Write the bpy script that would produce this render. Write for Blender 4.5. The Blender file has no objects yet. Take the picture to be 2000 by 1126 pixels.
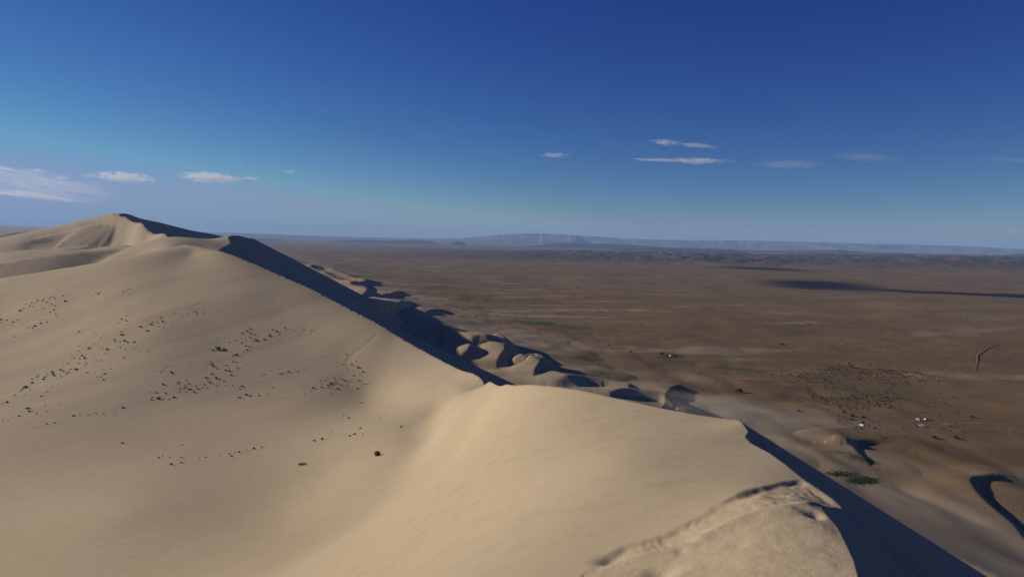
import bpy, math, random
import numpy as np
from mathutils import Matrix, Vector, Euler
rad = math.radians
scene = bpy.context.scene

# ------------------------------------------------------------------ camera
EYE = 180.0                      # metres above the desert plain
PITCH, ROLL, F = 4.0, -1.27, 1333.0
cam_data = bpy.data.cameras.new("camera")
cam_data.sensor_width = 36.0
cam_data.lens = 36.0 * F / 2000.0
cam_data.clip_start = 0.1
cam_data.clip_end = 400000.0
cam = bpy.data.objects.new("camera", cam_data)
scene.collection.objects.link(cam)
cam.matrix_world = Matrix.Translation((0, 0, EYE)) @ Matrix.Rotation(rad(90 - PITCH), 4, 'X') @ Matrix.Rotation(rad(-ROLL), 4, 'Z')
scene.camera = cam

# ------------------------------------------------------------------ sky and sun
SUN_AZ, SUN_EL = -70.0, 18.0      # azimuth from +Y, towards +X
sdir = Vector((math.sin(rad(SUN_AZ)) * math.cos(rad(SUN_EL)), math.cos(rad(SUN_AZ)) * math.cos(rad(SUN_EL)), math.sin(rad(SUN_EL))))
world = bpy.data.worlds.new("World")
scene.world = world
world.use_nodes = True
wn, wl = world.node_tree.nodes, world.node_tree.links
wn.clear()
sky = wn.new('ShaderNodeTexSky')
sky.sky_type = 'NISHITA'
sky.sun_disc = False
sky.sun_elevation = rad(SUN_EL)
sky.sun_rotation = rad(SUN_AZ)
sky.altitude = 1600
sky.air_density = 1.0
sky.dust_density = 0.0
sky.ozone_density = 3.0
# the camera's contrasty colour response, applied evenly to the whole sky
sep = wn.new('ShaderNodeSeparateColor'); com = wn.new('ShaderNodeCombineColor')
wl.new(sky.outputs[0], sep.inputs[0])
for ch, (gain, power, top) in enumerate(((39.0, 2.0, 0.245), (27.5, 1.76, 0.302), (12.9, 1.0, 0.42))):
    m1 = wn.new('ShaderNodeMath'); m1.operation = 'MULTIPLY'; m1.inputs[1].default_value = 0.05
    m2 = wn.new('ShaderNodeMath'); m2.operation = 'MINIMUM'; m2.inputs[1].default_value = top
    m3 = wn.new('ShaderNodeMath'); m3.operation = 'POWER'; m3.inputs[1].default_value = power
    m4 = wn.new('ShaderNodeMath'); m4.operation = 'MULTIPLY'; m4.inputs[1].default_value = gain
    wl.new(sep.outputs[ch], m1.inputs[0]); wl.new(m1.outputs[0], m2.inputs[0]); wl.new(m2.outputs[0], m3.inputs[0]); wl.new(m3.outputs[0], m4.inputs[0])
    wl.new(m4.outputs[0], com.inputs[ch])
bg = wn.new('ShaderNodeBackground')
bg.inputs[1].default_value = 0.1
wo = wn.new('ShaderNodeOutputWorld')
wl.new(com.outputs[0], bg.inputs[0])
wl.new(bg.outputs[0], wo.inputs[0])

sun_data = bpy.data.lights.new("sun", 'SUN')
sun_data.energy = 4.7
sun_data.angle = rad(0.53)
sun_data.color = (1.0, 0.93, 0.83)
sun = bpy.data.objects.new("sun", sun_data)
scene.collection.objects.link(sun)
sun.rotation_euler = sdir.to_track_quat('Z', 'Y').to_euler()
sun.location = (0, 0, EYE + 500)

vs = scene.view_settings
vs.view_transform = 'Standard'
vs.look = 'None'
vs.exposure = 0.0
vs.gamma = 1.0
vs.use_curve_mapping = False

# ------------------------------------------------------------------ pixel <-> world helpers
Mw = np.array(cam.matrix_world.to_3x3())
def ray(px, py):
    d = Mw @ np.array([(px - 1000.0) / F, -(py - 563.0) / F, -1.0])
    return d
def at(px, py, Y):
    d = ray(px, py)
    p = d * (Y / d[1])
    return np.array([p[0], p[1], p[2] + EYE])
def on_plane(px, py, z=0.0):
    d = ray(px, py)
    k = (z - EYE) / d[2]
    return np.array([d[0] * k, d[1] * k, z])

# ------------------------------------------------------------------ noise
_rng = np.random.RandomState(7)
_perm = _rng.permutation(4096)
_ga = _rng.rand(4096) * 2 * np.pi
_gx, _gy = np.cos(_ga), np.sin(_ga)
def perlin(x, y, seed=0):
    x = np.asarray(x, float); y = np.asarray(y, float)
    xi = np.floor(x).astype(np.int64); yi = np.floor(y).astype(np.int64)
    xf = x - xi; yf = y - yi
    u = xf * xf * xf * (xf * (xf * 6 - 15) + 10)
    v = yf * yf * yf * (yf * (yf * 6 - 15) + 10)
    def g(ix, iy, dx, dy):
        h = _perm[(_perm[(ix + seed * 131) & 4095] + iy) & 4095]
        return _gx[h] * dx + _gy[h] * dy
    n00 = g(xi, yi, xf, yf); n10 = g(xi + 1, yi, xf - 1, yf)
    n01 = g(xi, yi + 1, xf, yf - 1); n11 = g(xi + 1, yi + 1, xf - 1, yf - 1)
    a = n00 + u * (n10 - n00); b = n01 + u * (n11 - n01)
    return (a + v * (b - a)) * 1.5
def fbm(x, y, octaves=4, seed=0, gain=0.5):
    s = 0; a = 1.0
    for k in range(octaves):
        s = s + a * perlin(x * 2 ** k, y * 2 ** k, seed + k)
        a *= gain
    return s
def sstep(a, b, x):
    t = np.clip((x - a) / (b - a), 0, 1)
    return t * t * (3 - 2 * t)
def smax(a, b, k):
    h = np.clip(0.5 + 0.5 * (a - b) / k, 0, 1)
    return b + (a - b) * h + k * h * (1 - h)

# ------------------------------------------------------------------ dunes
class TPS:
    def __init__(self, pts, scale=4.0):
        pts = np.array(pts, float)
        self.k = scale
        self.P = self.warp(pts[:, 0], pts[:, 1])
        n = len(pts)
        D = np.sqrt(((self.P[:, None] - self.P[None]) ** 2).sum(-1))
        K = self.phi(D) + 1e-5 * np.eye(n)
        Q = np.hstack([np.ones((n, 1)), self.P])
        A = np.zeros((n + 3, n + 3))
        A[:n, :n] = K; A[:n, n:] = Q; A[n:, :n] = Q.T
        self.w = np.linalg.solve(A, np.concatenate([pts[:, 2], np.zeros(3)]))
    def warp(self, x, y):
        r = np.hypot(x, y) + 1e-9
        f = np.log1p(r / self.k) / r
        return np.stack([x * f, y * f], -1)
    def phi(self, d):
        return np.where(d > 1e-9, d * d * np.log(np.maximum(d, 1e-9)), 0.0)
    def __call__(self, x, y):
        p = self.warp(x, y)
        out = self.w[-3] + self.w[-2] * p[..., 0] + self.w[-1] * p[..., 1]
        for i in range(len(self.P)):
            d2 = (p[..., 0] - self.P[i, 0]) ** 2 + (p[..., 1] - self.P[i, 1]) ** 2
            out = out + self.w[i] * 0.5 * d2 * np.log(np.maximum(d2, 1e-18))
        return out

def catmull(P, n=6, start=0):
    P = np.array(P, float); out = []
    for i in range(len(P) - 1):
        if i < start:
            out.append(P[i]); continue
        a = P[max(i - 1, 0)]; b = P[i]; c = P[i + 1]; d = P[min(i + 2, len(P) - 1)]
        for t in np.linspace(0, 1, n, endpoint=False):
            out.append(0.5 * (2 * b + (c - a) * t + (2 * a - 5 * b + 4 * c - d) * t * t + (3 * b - a - 3 * c + d) * t ** 3))
    out.append(P[-1])
    return np.array(out)

class Crest:
    """Polyline in plan; lee side is to the right when walking along it."""
    def __init__(self, pts, vals):
        self.P = np.array(pts)[:, :2]; self.V = np.array(vals)
    def query(self, x, y):
        sh = x.shape; x = x.ravel(); y = y.ravel()
        best = np.full(x.shape, 1e30); sgn = np.ones(x.shape)
        val = np.zeros(x.shape + (self.V.shape[1],)); cx = np.zeros(x.shape); cy = np.zeros(x.shape)
        P = self.P; n = len(P)
        seg = P[1:] - P[:-1]
        for i in range(n - 1):
            d = seg[i]; L2 = d @ d
            t = np.clip(((x - P[i, 0]) * d[0] + (y - P[i, 1]) * d[1]) / L2, 0, 1)
            qx = P[i, 0] + t * d[0]; qy = P[i, 1] + t * d[1]
            d2 = (x - qx) ** 2 + (y - qy) ** 2
            m = d2 < best
            if not m.any(): continue
            best[m] = d2[m]; cx[m] = qx[m]; cy[m] = qy[m]
            val[m] = self.V[i] + t[m, None] * (self.V[i + 1] - self.V[i])
            c = d[0] * (y - P[i, 1]) - d[1] * (x - P[i, 0])          # >0 left of the segment
            # at a vertex use the bisector of the two segments
            for end, j in ((0.0, i - 1), (1.0, i + 1)):
                if 0 <= j < n - 1:
                    k = m & (t == end)
                    if k.any():
                        v = P[i] if end == 0 else P[i + 1]
                        u = d / math.sqrt(L2) + seg[j] / np.linalg.norm(seg[j])
                        c[k] = u[0] * (y[k] - v[1]) - u[1] * (x[k] - v[0])
            sgn[m] = np.where(c[m] > 0, -1.0, 1.0)
        s = np.sqrt(best) * sgn
        return s.reshape(sh), val.reshape(sh + (-1,)), cx.reshape(sh), cy.reshape(sh)

E = lambda *p: np.array([p[0], p[1], p[2] + EYE])       # eye-relative height

# --- A: the long dune whose crest starts beside the camera
near_crest = [at(1668, 1095, 4.1), at(1652, 1060, 4.5), at(1636, 1028, 4.95), at(1604, 990, 5.5), at(1690, 1029, 5.75), at(1630, 975, 6.4), at(1570, 935, 7.1),
              at(1530, 903, 7.8), at(1500, 882, 8.5), at(1466, 864, 9.2), at(1455, 852, 9.6), at(1462, 842, 9.9), at(1449, 824, 10.5), at(1440, 819, 10.9)]
far_crest = [at(1400, 815, 11.3), at(1300, 798, 12.4), at(1200, 776, 14), at(1100, 756, 16.2), at(1040, 750, 18.5), at(990, 750, 22.5), E(-0.70, 30, -6.36), E(-1.60, 44, -9.5), at(945, 745, 60),
             at(900, 722, 73), at(850, 697, 86), at(800, 670, 97), at(750, 641, 107.5), at(700, 612, 118), at(600, 560, 142), at(500, 517, 170), at(430, 490, 196), at(390, 481, 210), at(366, 477.5, 222)]
tail = [E(-128, 270, -15), E(-170, 360, -50), E(-260, 560, -120), E(-380, 800, -200), E(-700, 1500, -330)]
head = [E(60, -600, -60), E(14, -150, -16), E(4.0, -30, -4), E(2.4, -4, -1.9), at(1676, 1126, 3.8)]
A_line = np.vstack([np.array(head + near_crest), catmull(far_crest + tail, 6)])
KINK = 13                        # far_crest up to here belongs to the bright near slope
bound = [at(500, 1126, 17), at(620, 1060, 20.5), at(730, 980, 25), at(800, 915, 31), at(835, 870, 38), at(812, 820, 55), at(760, 800, 67), at(718, 770, 78.5), at(705, 700, 92.5)]
outer = [E(-300, -100, -70), E(-60, -60, -24), E(-100, 0, -34), E(-1200, 0, -150), E(-1500, 1200, -170), E(-500, 900, -130), E(-900, 600, -120), E(-600, -500, -120), E(0, 1800, -180)]
# S: the bright slope falling from the crest beside the viewpoint
dn = lambda p, d: p - np.array([0, 0, d])
WS = TPS(head + near_crest + far_crest[:8] + [dn(far_crest[8], 0.7), dn(far_crest[9], 2.5),
    E(0, 0, -1.68), E(-1.2, 1.5, -1.98),
    at(1300, 1110, 4.7), at(1300, 1000, 6.2), at(1400, 950, 6.8), at(1200, 900, 8.6), at(1000, 900, 11.8),
    at(1000, 1126, 5.4), at(750, 1126, 8.8), at(900, 1000, 10.4), at(900, 870, 22), at(905, 785, 36), at(898, 775, 48), at(893, 764, 60), at(858, 838, 38), at(848, 822, 50), at(840, 806, 60), at(872, 758, 68)] + bound[:5] + [
    E(-16, 17, -13.5), E(-22, 30, -18), E(-24, 45, -24), E(-14, 60, -21), E(-60, 10, -36), E(-90, 60, -52), E(-30, 140, -50), E(-120, 200, -80)] + outer)
# T: the bright triangle under the far crest
WT = TPS([dn(far_crest[8], 0.15)] + far_crest[9:12] + [dn(far_crest[12], 0.25), dn(far_crest[13], 1.6), dn(far_crest[14], 6.0), at(718, 770, 79.5), at(705, 700, 92.5), at(760, 800, 67), at(812, 820, 56), E(-40, 60, -40), E(-55, 105, -38), E(-50, 145, -34), E(10, 55, -12), E(8, 100, -12), E(-20, 40, -26), E(0, 30, -22), E(0, 0, -30)] + outer)
# V: the valley floor and the big face beyond it
WV = TPS(bound[:5] + [at(812, 820, 55), at(760, 800, 67), at(718, 770, 78.5), at(705, 700, 92.5)] + far_crest[KINK - 1:] + tail[:3] + [
    at(250, 1126, 18.5), at(0, 1126, 20), at(250, 1000, 28), at(560, 1000, 28), at(0, 985, 34), at(330, 905, 44), at(640, 850, 53), at(640, 920, 38),
    at(0, 840, 58), at(300, 800, 68), at(600, 758, 79),
    at(430, 680, 97), at(600, 640, 109), at(550, 600, 122), at(300, 650, 104), at(320, 560, 140),
    at(0, 700, 104), at(150, 680, 102), at(150, 600, 135), at(0, 600, 152),
    at(0, 545, 196), at(110, 527, 197), at(215, 509, 201), at(300, 491, 211), at(335, 483.5, 217), at(375, 495, 198),
    E(2, 20, -11), E(4, 5, -7.5), E(8, 60, -22), E(4, 100, -28), E(20, 150, -34), E(3, -10, -7),
    E(-195, 270, -38), E(-140, 285, -24), E(-280, 240, -42), E(-330, 440, -80), E(-240, 350, -58), E(-450, 600, -100), E(-150, 140, -26), E(-95, 75, -24), E(-48, 34, -17), E(-25, 5, -10)] + outer)
def WA(x, y):
    a = smax(WS(x, y), WT(x, y), 0.25 + 0.008 * np.clip(y, 0, 100)); b = WV(x, y)
    r = np.hypot(x, y)
    k = 0.25 + 0.028 * r * sstep(0, 30, r) * (1 - 0.75 * sstep(50, 75, y))
    w = smax(a, b, k)
    # wind-combed undulations on the vegetated face, and a hollow
    t = x * 0.93 - y * 0.37
    st = fbm(t / 9.0, (x * 0.37 + y * 0.93) / 60.0, 3, 71)
    mk = sstep(55, 80, y) * (1 - sstep(150, 190, y)) * sstep(0.05, 0.3, -x / np.maximum(y, 1))
    w = w + mk * (0.06 * st + 0.24 * fbm(t / 26.0, (x * 0.37 + y * 0.93) / 80.0, 2, 75))
    return w
mA = np.array([0.6] * (len(head) + len(near_crest)) + list(np.interp(np.arange(len(A_line) - len(head) - len(near_crest)), [0, 50, 70], [0.60, 0.56, 0.485])))
A = Crest(A_line, np.stack([WA(A_line[:, 0], A_line[:, 1]), mA], -1))

# --- B: the domed dune behind it
B_keys = [E(-120, 150, -230), E(-240, 480, -130), E(-305, 680, -62), at(428, 490, 800), at(440, 481, 850), at(450, 474, 880), at(446, 462.5, 930), at(462, 459.5, 990), at(482, 464, 1060), at(500, 471, 1130), E(-520, 1350, -60), E(-610, 1700, -110), E(-560, 2100, -150), E(-560, 3000, -230)]
B_line = catmull(B_keys, 5)
WB = TPS(B_keys + [at(333, 462.5, 900), at(300, 468, 880), at(260, 485, 850), at(215, 509, 820), at(385, 465.5, 890), at(412, 470, 885), at(390, 486, 800),
                   E(-700, 800, -110), E(-560, 760, -88), E(-520, 690, -90), E(-440, 640, -80), E(-400, 720, -52), E(-480, 1050, -25), E(-600, 1200, -60), E(-700, 1500, -90), E(-900, 900, -100), E(-380, 700, -30), E(-260, 560, -70), E(-180, 450, -100), E(0, 2500, -180), E(-1500, 1000, -160), E(0, 0, -220)], 40.0)
B = Crest(B_line, np.stack([WB(B_line[:, 0], B_line[:, 1]), np.full(len(B_line), 0.53)], -1))

# --- C: the high dune on the skyline
C_keys = [E(-250, 250, -230), E(-380, 700, -120), E(-420, 900, -60), at(335, 475, 1020), at(318, 455, 1130), at(277, 435, 1270), at(245, 423, 1380), at(233, 419, 1420), at(270, 425, 1500), at(310, 434, 1580), at(370, 449, 1700), at(437, 462, 1850), E(-830, 2300, -50), E(-900, 2900, -130), E(-1000, 3600, -200), E(-1300, 5200, -300)]
C_line = catmull(C_keys, 4)
WC = TPS(C_keys + [at(222, 420, 1422), at(206, 426, 1424), at(50, 470, 1340), at(0, 481, 1290), at(200, 480, 1300), at(130, 484, 1300), at(60, 486, 1285), at(245, 479, 1250), at(285, 468, 1190), at(190, 432, 1424), at(150, 443.5, 1414), at(100, 456.5, 1398), at(190, 456, 1368), at(150, 464, 1358), at(100, 473, 1345),
                   at(165, 482, 1190), at(165, 492, 1150), at(122, 484, 1180), at(115, 487, 1140), at(210, 484, 1130), at(60, 489, 1120), at(0, 499, 1060),
                                      at(0, 497, 980), at(130, 491, 960), at(240, 483, 980),
                   E(-640, 770, -100), E(-480, 790, -85), E(-900, 760, -120),
                   E(-1300, 1400, -60), E(-1700, 1300, -110), E(-1100, 1900, -60), E(-1100, 2400, -120), E(-200, 3000, -220), E(-2500, 1000, -180), E(0, 0, -220)], 40.0)
C = Crest(C_line, np.stack([WC(C_line[:, 0], C_line[:, 1]), np.full(len(C_line), 0.66)], -1))

face_keys = [at(-60, 494, 1230), at(0, 482, 1290), at(50, 470, 1335), at(100, 457, 1370), at(150, 444, 1388), at(185, 437, 1385), at(218, 438, 1370), at(243, 427, 1376)]
face_line = catmull(face_keys, 5)
CF = Crest(face_line, face_line[:, 2:3])
E_keys = [at(-140, 545, 800), at(-60, 525, 835), at(0, 512, 850), at(60, 501, 857), at(130, 492, 862), at(200, 486, 872), at(280, 478, 884), at(330, 476, 900), E(-390, 930, -60)]
E_line = catmull(E_keys, 5)
CE = Crest(E_line, E_line[:, 2:3])

# base line of the dune field against the plain
BL0 = np.array([11.0, 730.0]); BLd = np.array([math.sin(rad(-22)), math.cos(rad(-22))])
def base_q(x, y):
    return (x - BL0[0]) * BLd[1] - (y - BL0[1]) * BLd[0]

def apron(q):
    return 50 * np.exp(-np.maximum(q, 0) / 165.0) + np.where(q < 0, -q * 0.03, 0)

def barchan(x, y, cx, cy, w, h, az, L=None, m=0.6, horn=0.8, tw=1.0):
    L = L or h * 5.5
    a = rad(az); t = (x - cx) * math.sin(a) + (y - cy) * math.cos(a); n = (x - cx) * math.cos(a) - (y - cy) * math.sin(a)
    n = n + 0.12 * w * perlin(x / w * 0.9, y / w * 0.9, int(cx) % 97)
    tc = horn * n * n / w
    hh = h * np.exp(-(n / w) ** 2 * 1.3)
    d = t - tc
    up = hh * (0.5 + 0.5 * np.cos(np.pi * np.clip(-d / L, 0, 1)))
    dn = hh - m * d
    return np.where(d < 0, up, np.maximum(dn, 0))

class CrestDune:
    """A small dune with a sharp brink (lee on the right of the line), standing on the apron."""
    def __init__(self, pix, h, L, m=0.6):
        P = []
        for (px, py) in pix:
            z = 15.0
            for _ in range(4):
                w = on_plane(px, py, z); z = float(apron(base_q(w[0], w[1]))) + h * 0.7
            P.append(w)
        P = catmull(P, 5)
        n = len(P); t = np.linspace(0, 1, n)
        hh = h * np.sin(np.pi * np.clip(t, 0.0, 1)) ** 0.45
        self.c = Crest(P, hh[:, None]); self.L = L; self.m = m
        self.lo = P[:, :2].min(0) - 3 * L - 40; self.hi = P[:, :2].max(0) + 3 * L + 40
    def add(self, x, y, z):
        k = (x > self.lo[0]) & (x < self.hi[0]) & (y > self.lo[1]) & (y < self.hi[1])
        if not k.any(): return
        s_, v, _, _ = self.c.query(x[k], y[k]); h = v[..., 0]
        z[k] += np.where(s_ > 0, np.maximum(h - self.m * s_, 0), h * np.exp(-(s_ / self.L) ** 2))
small_dunes = [CrestDune(*a) for a in (
    ([(968, 702), (986, 684), (986, 668), (968, 659), (930, 657)], 12, 40, 0.6),
    ([(1040, 724), (1060, 712), (1059, 702), (1038, 697), (1000, 700)], 11, 32, 0.6),
    ([(898, 694), (914, 687), (916, 680), (905, 676)], 11, 24, 0.55),
    ([(1272, 812), (1296, 796), (1300, 776), (1312, 760), (1336, 751)], 6.5, 40, 0.6),
    ([(1185, 770), (1225, 771), (1262, 777), (1300, 786), (1326, 800)], 8, 30, 0.6),
    ([(1080, 741), (1130, 743), (1180, 752), (1240, 768)], 9, 30, 0.35),
    ([(1700, 910), (1672, 884), (1656, 868), (1630, 860)], 2.6, 30, 0.55),
    ([(2040, 1100), (1988, 1036), (1942, 1002), (1906, 970), (1894, 950), (1906, 939), (1960, 936), (2040, 952)], 3.2, 40, 0.6),
    ([(700, 580), (716, 570), (714, 562), (700, 556)], 9, 40, 0.6),
    ([(620, 531), (665, 540), (700, 549), (740, 556)], 9, 45, 0.5),
    ([(655, 549), (690, 556), (715, 552), (745, 549)], 9, 40, 0.5),
    ([(600, 519), (640, 527), (690, 540)], 14, 60, 0.5),
    ([(740, 577), (775, 571), (800, 572)], 9, 40, 0.5), ([(770, 600), (795, 592), (812, 594)], 7, 30, 0.5), ([(830, 612), (850, 606), (880, 606)], 6, 40, 0.4),
    ([(1560, 838), (1600, 850), (1660, 868)], 5, 50, 0.25),
    ([(836, 652), (862, 646), (905, 657), (925, 664)], 14, 40, 0.5),
)]
D_pos = at(58, 452, 3400)

def ground(x, y):
    r = np.hypot(x, y)
    q = base_q(x, y)
    z = apron(q)
    z = z + 3.0 * fbm(x / 900.0, y / 900.0, 3, 11) + sstep(300, 1500, r) * 0.9 * fbm(x / 160.0, y / 160.0, 3, 21)
    # sandy hummocks along the foot of the dunes
    foot = np.exp(-((q - 130) / 260.0) ** 2) * sstep(250, 500, r)
    z = z + foot * (3.5 * np.abs(fbm(x / 130.0, y / 190.0, 3, 31)) + 0.8 * fbm(x / 40.0, y / 60.0, 2, 33))
    z = z + sstep(350, 700, r) * (1 - sstep(1800, 4500, q)) * (2.6 * fbm(x / 240.0, y / 300.0, 4, 37) + 1.6 * np.abs(fbm((x * 0.94 - y * 0.34) / 300.0, (x * 0.34 + y * 0.94) / 120.0, 3, 39)))
    # rolling rises far out and the broken hills beyond
    far = sstep(1800, 4500, y) * (1 - sstep(14000, 17000, y))
    z = z + far * 7 * fbm(x / 700.0, y / 700.0, 3, 41)
    hl = sstep(5200, 8200, y + 0.12 * np.abs(x)) * (1 - sstep(11800, 12800, y)) * sstep(-2600, 400, x)
    z = z + hl * (sstep(0.15, 0.85, x / np.maximum(y, 1)) * 78 * (0.8 + 0.4 * perlin(x / 900.0, y / 900.0, 57)) + (12 + 50 * np.abs(fbm(x / 420.0, y / 700.0, 4, 51))) * sstep(-800, 1500, x))
    for sd in small_dunes:
        sd.add(x, y, z)
    m = (np.abs(x - D_pos[0]) < 1500) & (np.abs(y - D_pos[1]) < 1500)
    if m.any():
        z[m] = np.maximum(z[m], barchan(x[m], y[m], D_pos[0], D_pos[1], 260, D_pos[2], 70, L=600, m=0.55, horn=0.2))
    return z

def dune(W, crest, x, y, base):
    s, v, cx, cy = crest.query(x, y)
    w = W(x, y)
    drop = v[..., 1] * s
    lee = v[..., 0] - drop
    z = np.where(s > 0, lee, w)
    return z, s, cx, cy

def height(x, y, detail=True):
    x = np.asarray(x, float); y = np.asarray(y, float)
    g = ground(x, y)
    zA, sA, cax, cay = dune(WA, A, x, y, g)
    zB, sB, cbx, cby = dune(WB, B, x, y, g)
    zC, sC, ccx, ccy = dune(WC, C, x, y, g)
    m = (y > 500) & (y < 1600) & (x < -200)
    if m.any():
        sF, vF, _, _ = CF.query(x[m], y[m])
        zc = zC[m]
        zF = vF[..., 0] - np.where(sF > 0, 0.48 * sF, -0.25 * sF)
        zF = np.where(sC[m] > -4, -1e3, zF - 30 * sstep(-1000, -1150, x[m]))
        zc = np.maximum(zc, zF)
        sE, vE, _, _ = CE.query(x[m], y[m])
        zE = vE[..., 0] - np.where(sE > 0, 0.5 * sE, -0.16 * sE - 0.0002 * np.minimum(-sE, 0) ** 2)
        zC[m] = np.maximum(zc, zE)
    Z = np.stack([g, zA, zB, zC], 0)
    reg = np.argmax(Z, 0)
    k = 6.0
    z = smax(g, np.max(Z[1:], 0), k) if False else np.max(Z, 0)
    return z, reg, sA, cax, cay, ((1, sA, cax, cay, WA), (2, sB, cbx, cby, WB), (3, sC, ccx, ccy, WC))

# ------------------------------------------------------------------ terrain grid (fan round the viewpoint)
def rows_spec():
    r = [1.2]
    while r[-1] < 50000:
        q = r[-1]
        f = 0.03 if q < 3.2 else 0.0052 if q < 14 else 0.0085 if q < 60 else 0.0095 if q < 1700 else 0.013 if q < 14000 else 0.03
        r.append(q * (1 + f))
    return np.array(r)
R = rows_spec()
AZ = rad(1) * np.linspace(-43, 43, 1050)
RR, AA = np.meshgrid(R, AZ, indexing='ij')
X = RR * np.sin(AA); Y = RR * np.cos(AA)
Z, REG, SA, CX, CY, CRESTS = height(X, Y)
# pull grid vertices onto the sharp crest
cell = RR * 0.011
done = np.zeros_like(X, bool)
for rid, S_, cx_, cy_, W_ in CRESTS:
    snap = np.zeros_like(X, bool)
    for ax in (0, 1):
        a = [slice(None)] * 2; b = [slice(None)] * 2
        a[ax] = slice(0, -1); b[ax] = slice(1, None); a = tuple(a); b = tuple(b)
        cr = (S_[a] * S_[b] < 0)
        fa = cr & (np.abs(S_[a]) <= np.abs(S_[b])); fb = cr & ~fa
        snap[a] |= fa; snap[b] |= fb
    snap &= (np.abs(S_) < cell) & (REG == rid) & ~done
    done |= snap
    X[snap] = cx_[snap]; Y[snap] = cy_[snap]
    Z[snap] = W_(X[snap], Y[snap])

# ------------------------------------------------------------------ trampled sand beside the viewpoint, footprints along the crest
def gcast(px, py):
    """First hit of the viewing ray through a pixel with the terrain grid."""
    d = ray(px, py); h = math.hypot(d[0], d[1]); a = math.atan2(d[0], d[1])
    f = (a - AZ[0]) / (AZ[1] - AZ[0]); j = int(np.clip(math.floor(f), 0, len(AZ) - 2)); t = f - j
    col = Z[:, j] * (1 - t) + Z[:, j + 1] * t
    g = EYE + d[2] / h * R - col
    k = np.nonzero(g < 0)[0]
    if len(k) == 0: return None
    k = k[0]
    r = R[k] if k == 0 else R[k - 1] + (R[k] - R[k - 1]) * g[k - 1] / (g[k - 1] - g[k])
    return np.array([d[0] / h * r, d[1] / h * r, EYE + d[2] / h * r])
def zgrid(x, y):
    r = np.hypot(x, y); a = np.arctan2(x, y)
    f = np.clip((a - AZ[0]) / (AZ[1] - AZ[0]), 0, len(AZ) - 1.001); j = np.floor(f).astype(int); t = f - j
    g = np.interp(r, R, np.arange(len(R))); k = np.clip(np.floor(g).astype(int), 0, len(R) - 2); u = g - k
    return (Z[k, j] * (1 - t) + Z[k, j + 1] * t) * (1 - u) + (Z[k + 1, j] * (1 - t) + Z[k + 1, j + 1] * t) * u
def pl_dist(x, y, P):
    c = Crest([(p[0], p[1], 0) for p in P], np.linspace(0, 1, len(P))[:, None])
    s_, v, _, _ = c.query(x, y)
    return s_, v[..., 0]
nr = np.searchsorted(R, 14.0)
xn, yn = X[:nr], Y[:nr]
sn = SA[:nr]
windward = sstep(0.02, 0.12, -sn)
ROUGH = np.zeros_like(X)
dz = np.zeros_like(xn)
scarp = [gcast(*p) for p in ((1150, 1112), (1185, 1082), (1215, 1066), (1262, 1052), (1300, 1040), (1335, 1020), (1375, 1002), (1420, 975), (1460, 955), (1510, 944), (1560, 938), (1600, 950))]
lobe = [gcast(*p) for p in ((1150, 1126), (1200, 1100), (1260, 1082), (1330, 1064), (1400, 1030), (1455, 1004), (1530, 990), (1592, 984), (1625, 992))]
d1, t1 = pl_dist(xn, yn, scarp)
d2, t2 = pl_dist(xn, yn, lobe)
inn = (d1 > 0) & (d2 < 0)
wob = 0.022 * fbm(xn * 2.2, yn * 2.2, 3, 101)
# slumped trench: steep edge on the sunward side, softer rise to the lobe
trench = sstep(-0.03, 0.09, d1 + wob) * sstep(-0.05, 0.16, -d2 + wob)
dz -= 0.036 * trench * (0.7 + 0.8 * fbm(xn * 1.3, yn * 1.3, 2, 103))
dz += 0.022 * np.exp(-((d2 - 0.05) / 0.10) ** 2) * sstep(0.04, 0.2, t2)
fold = np.abs(np.sin((t1 * 34 + 2.2 * fbm(xn * 2.2, yn * 2.2, 2, 105)) * 2.0 + d1 * 16))
dz += trench * 0.0035 * (fold ** 2) * sstep(0.1, 0.3, t1)
dz += trench * 0.006 * fbm(xn * 5.0, yn * 5.0, 3, 107)
for (p, rr, dep) in (((1188, 1090), 0.10, 0.045), ((1290, 1118), 0.11, 0.05), ((1606, 1006), 0.10, 0.05), ((1560, 990), 0.09, 0.02), ((1440, 1062), 0.07, 0.012), ((1348, 1058), 0.05, 0.02), ((1330, 1075), 0.05, 0.014), ((1485, 972), 0.09, -0.03), ((1545, 965), 0.12, -0.03), ((1400, 1100), 0.12, 0.008)):
    c = gcast(*p); q = ((xn - c[0]) ** 2 + (yn - c[1]) ** 2) / rr ** 2
    dz -= dep * np.exp(-q)
tramp = sstep(-0.15, 0.35, d1 + 4 * wob)
dz += tramp * (0.003 * fbm(xn * 9.0, yn * 9.0, 3, 109) + 0.010 * fbm(xn * 1.6, yn * 1.6, 2, 111))
ROUGH[:nr] = tramp
Z[:nr] += dz * windward
# footprints that ragged the crest line further along
ft = (REG == 1) & (Y > 50) & (Y < 235) & (SA < 0.2) & (SA > -2.2)
jit = np.where(_rng.rand(*X.shape) < 0.35, _rng.rand(*X.shape) - 0.6, 0.0)
Z[ft] += (jit * 0.17 * np.clip(Y / 110.0, 0.6, 1.3))[ft] * np.exp(SA[ft] / 0.5)
trail = [gcast(*p) for p in ((676, 706), (694, 688), (714, 672), (735, 655))]
d3, _ = pl_dist(X[(Y > 50) & (Y < 140)], Y[(Y > 50) & (Y < 140)], trail)
Z[(Y > 50) & (Y < 140)] -= 0.06 * np.exp(-(d3 / 0.26) ** 2)

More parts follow.
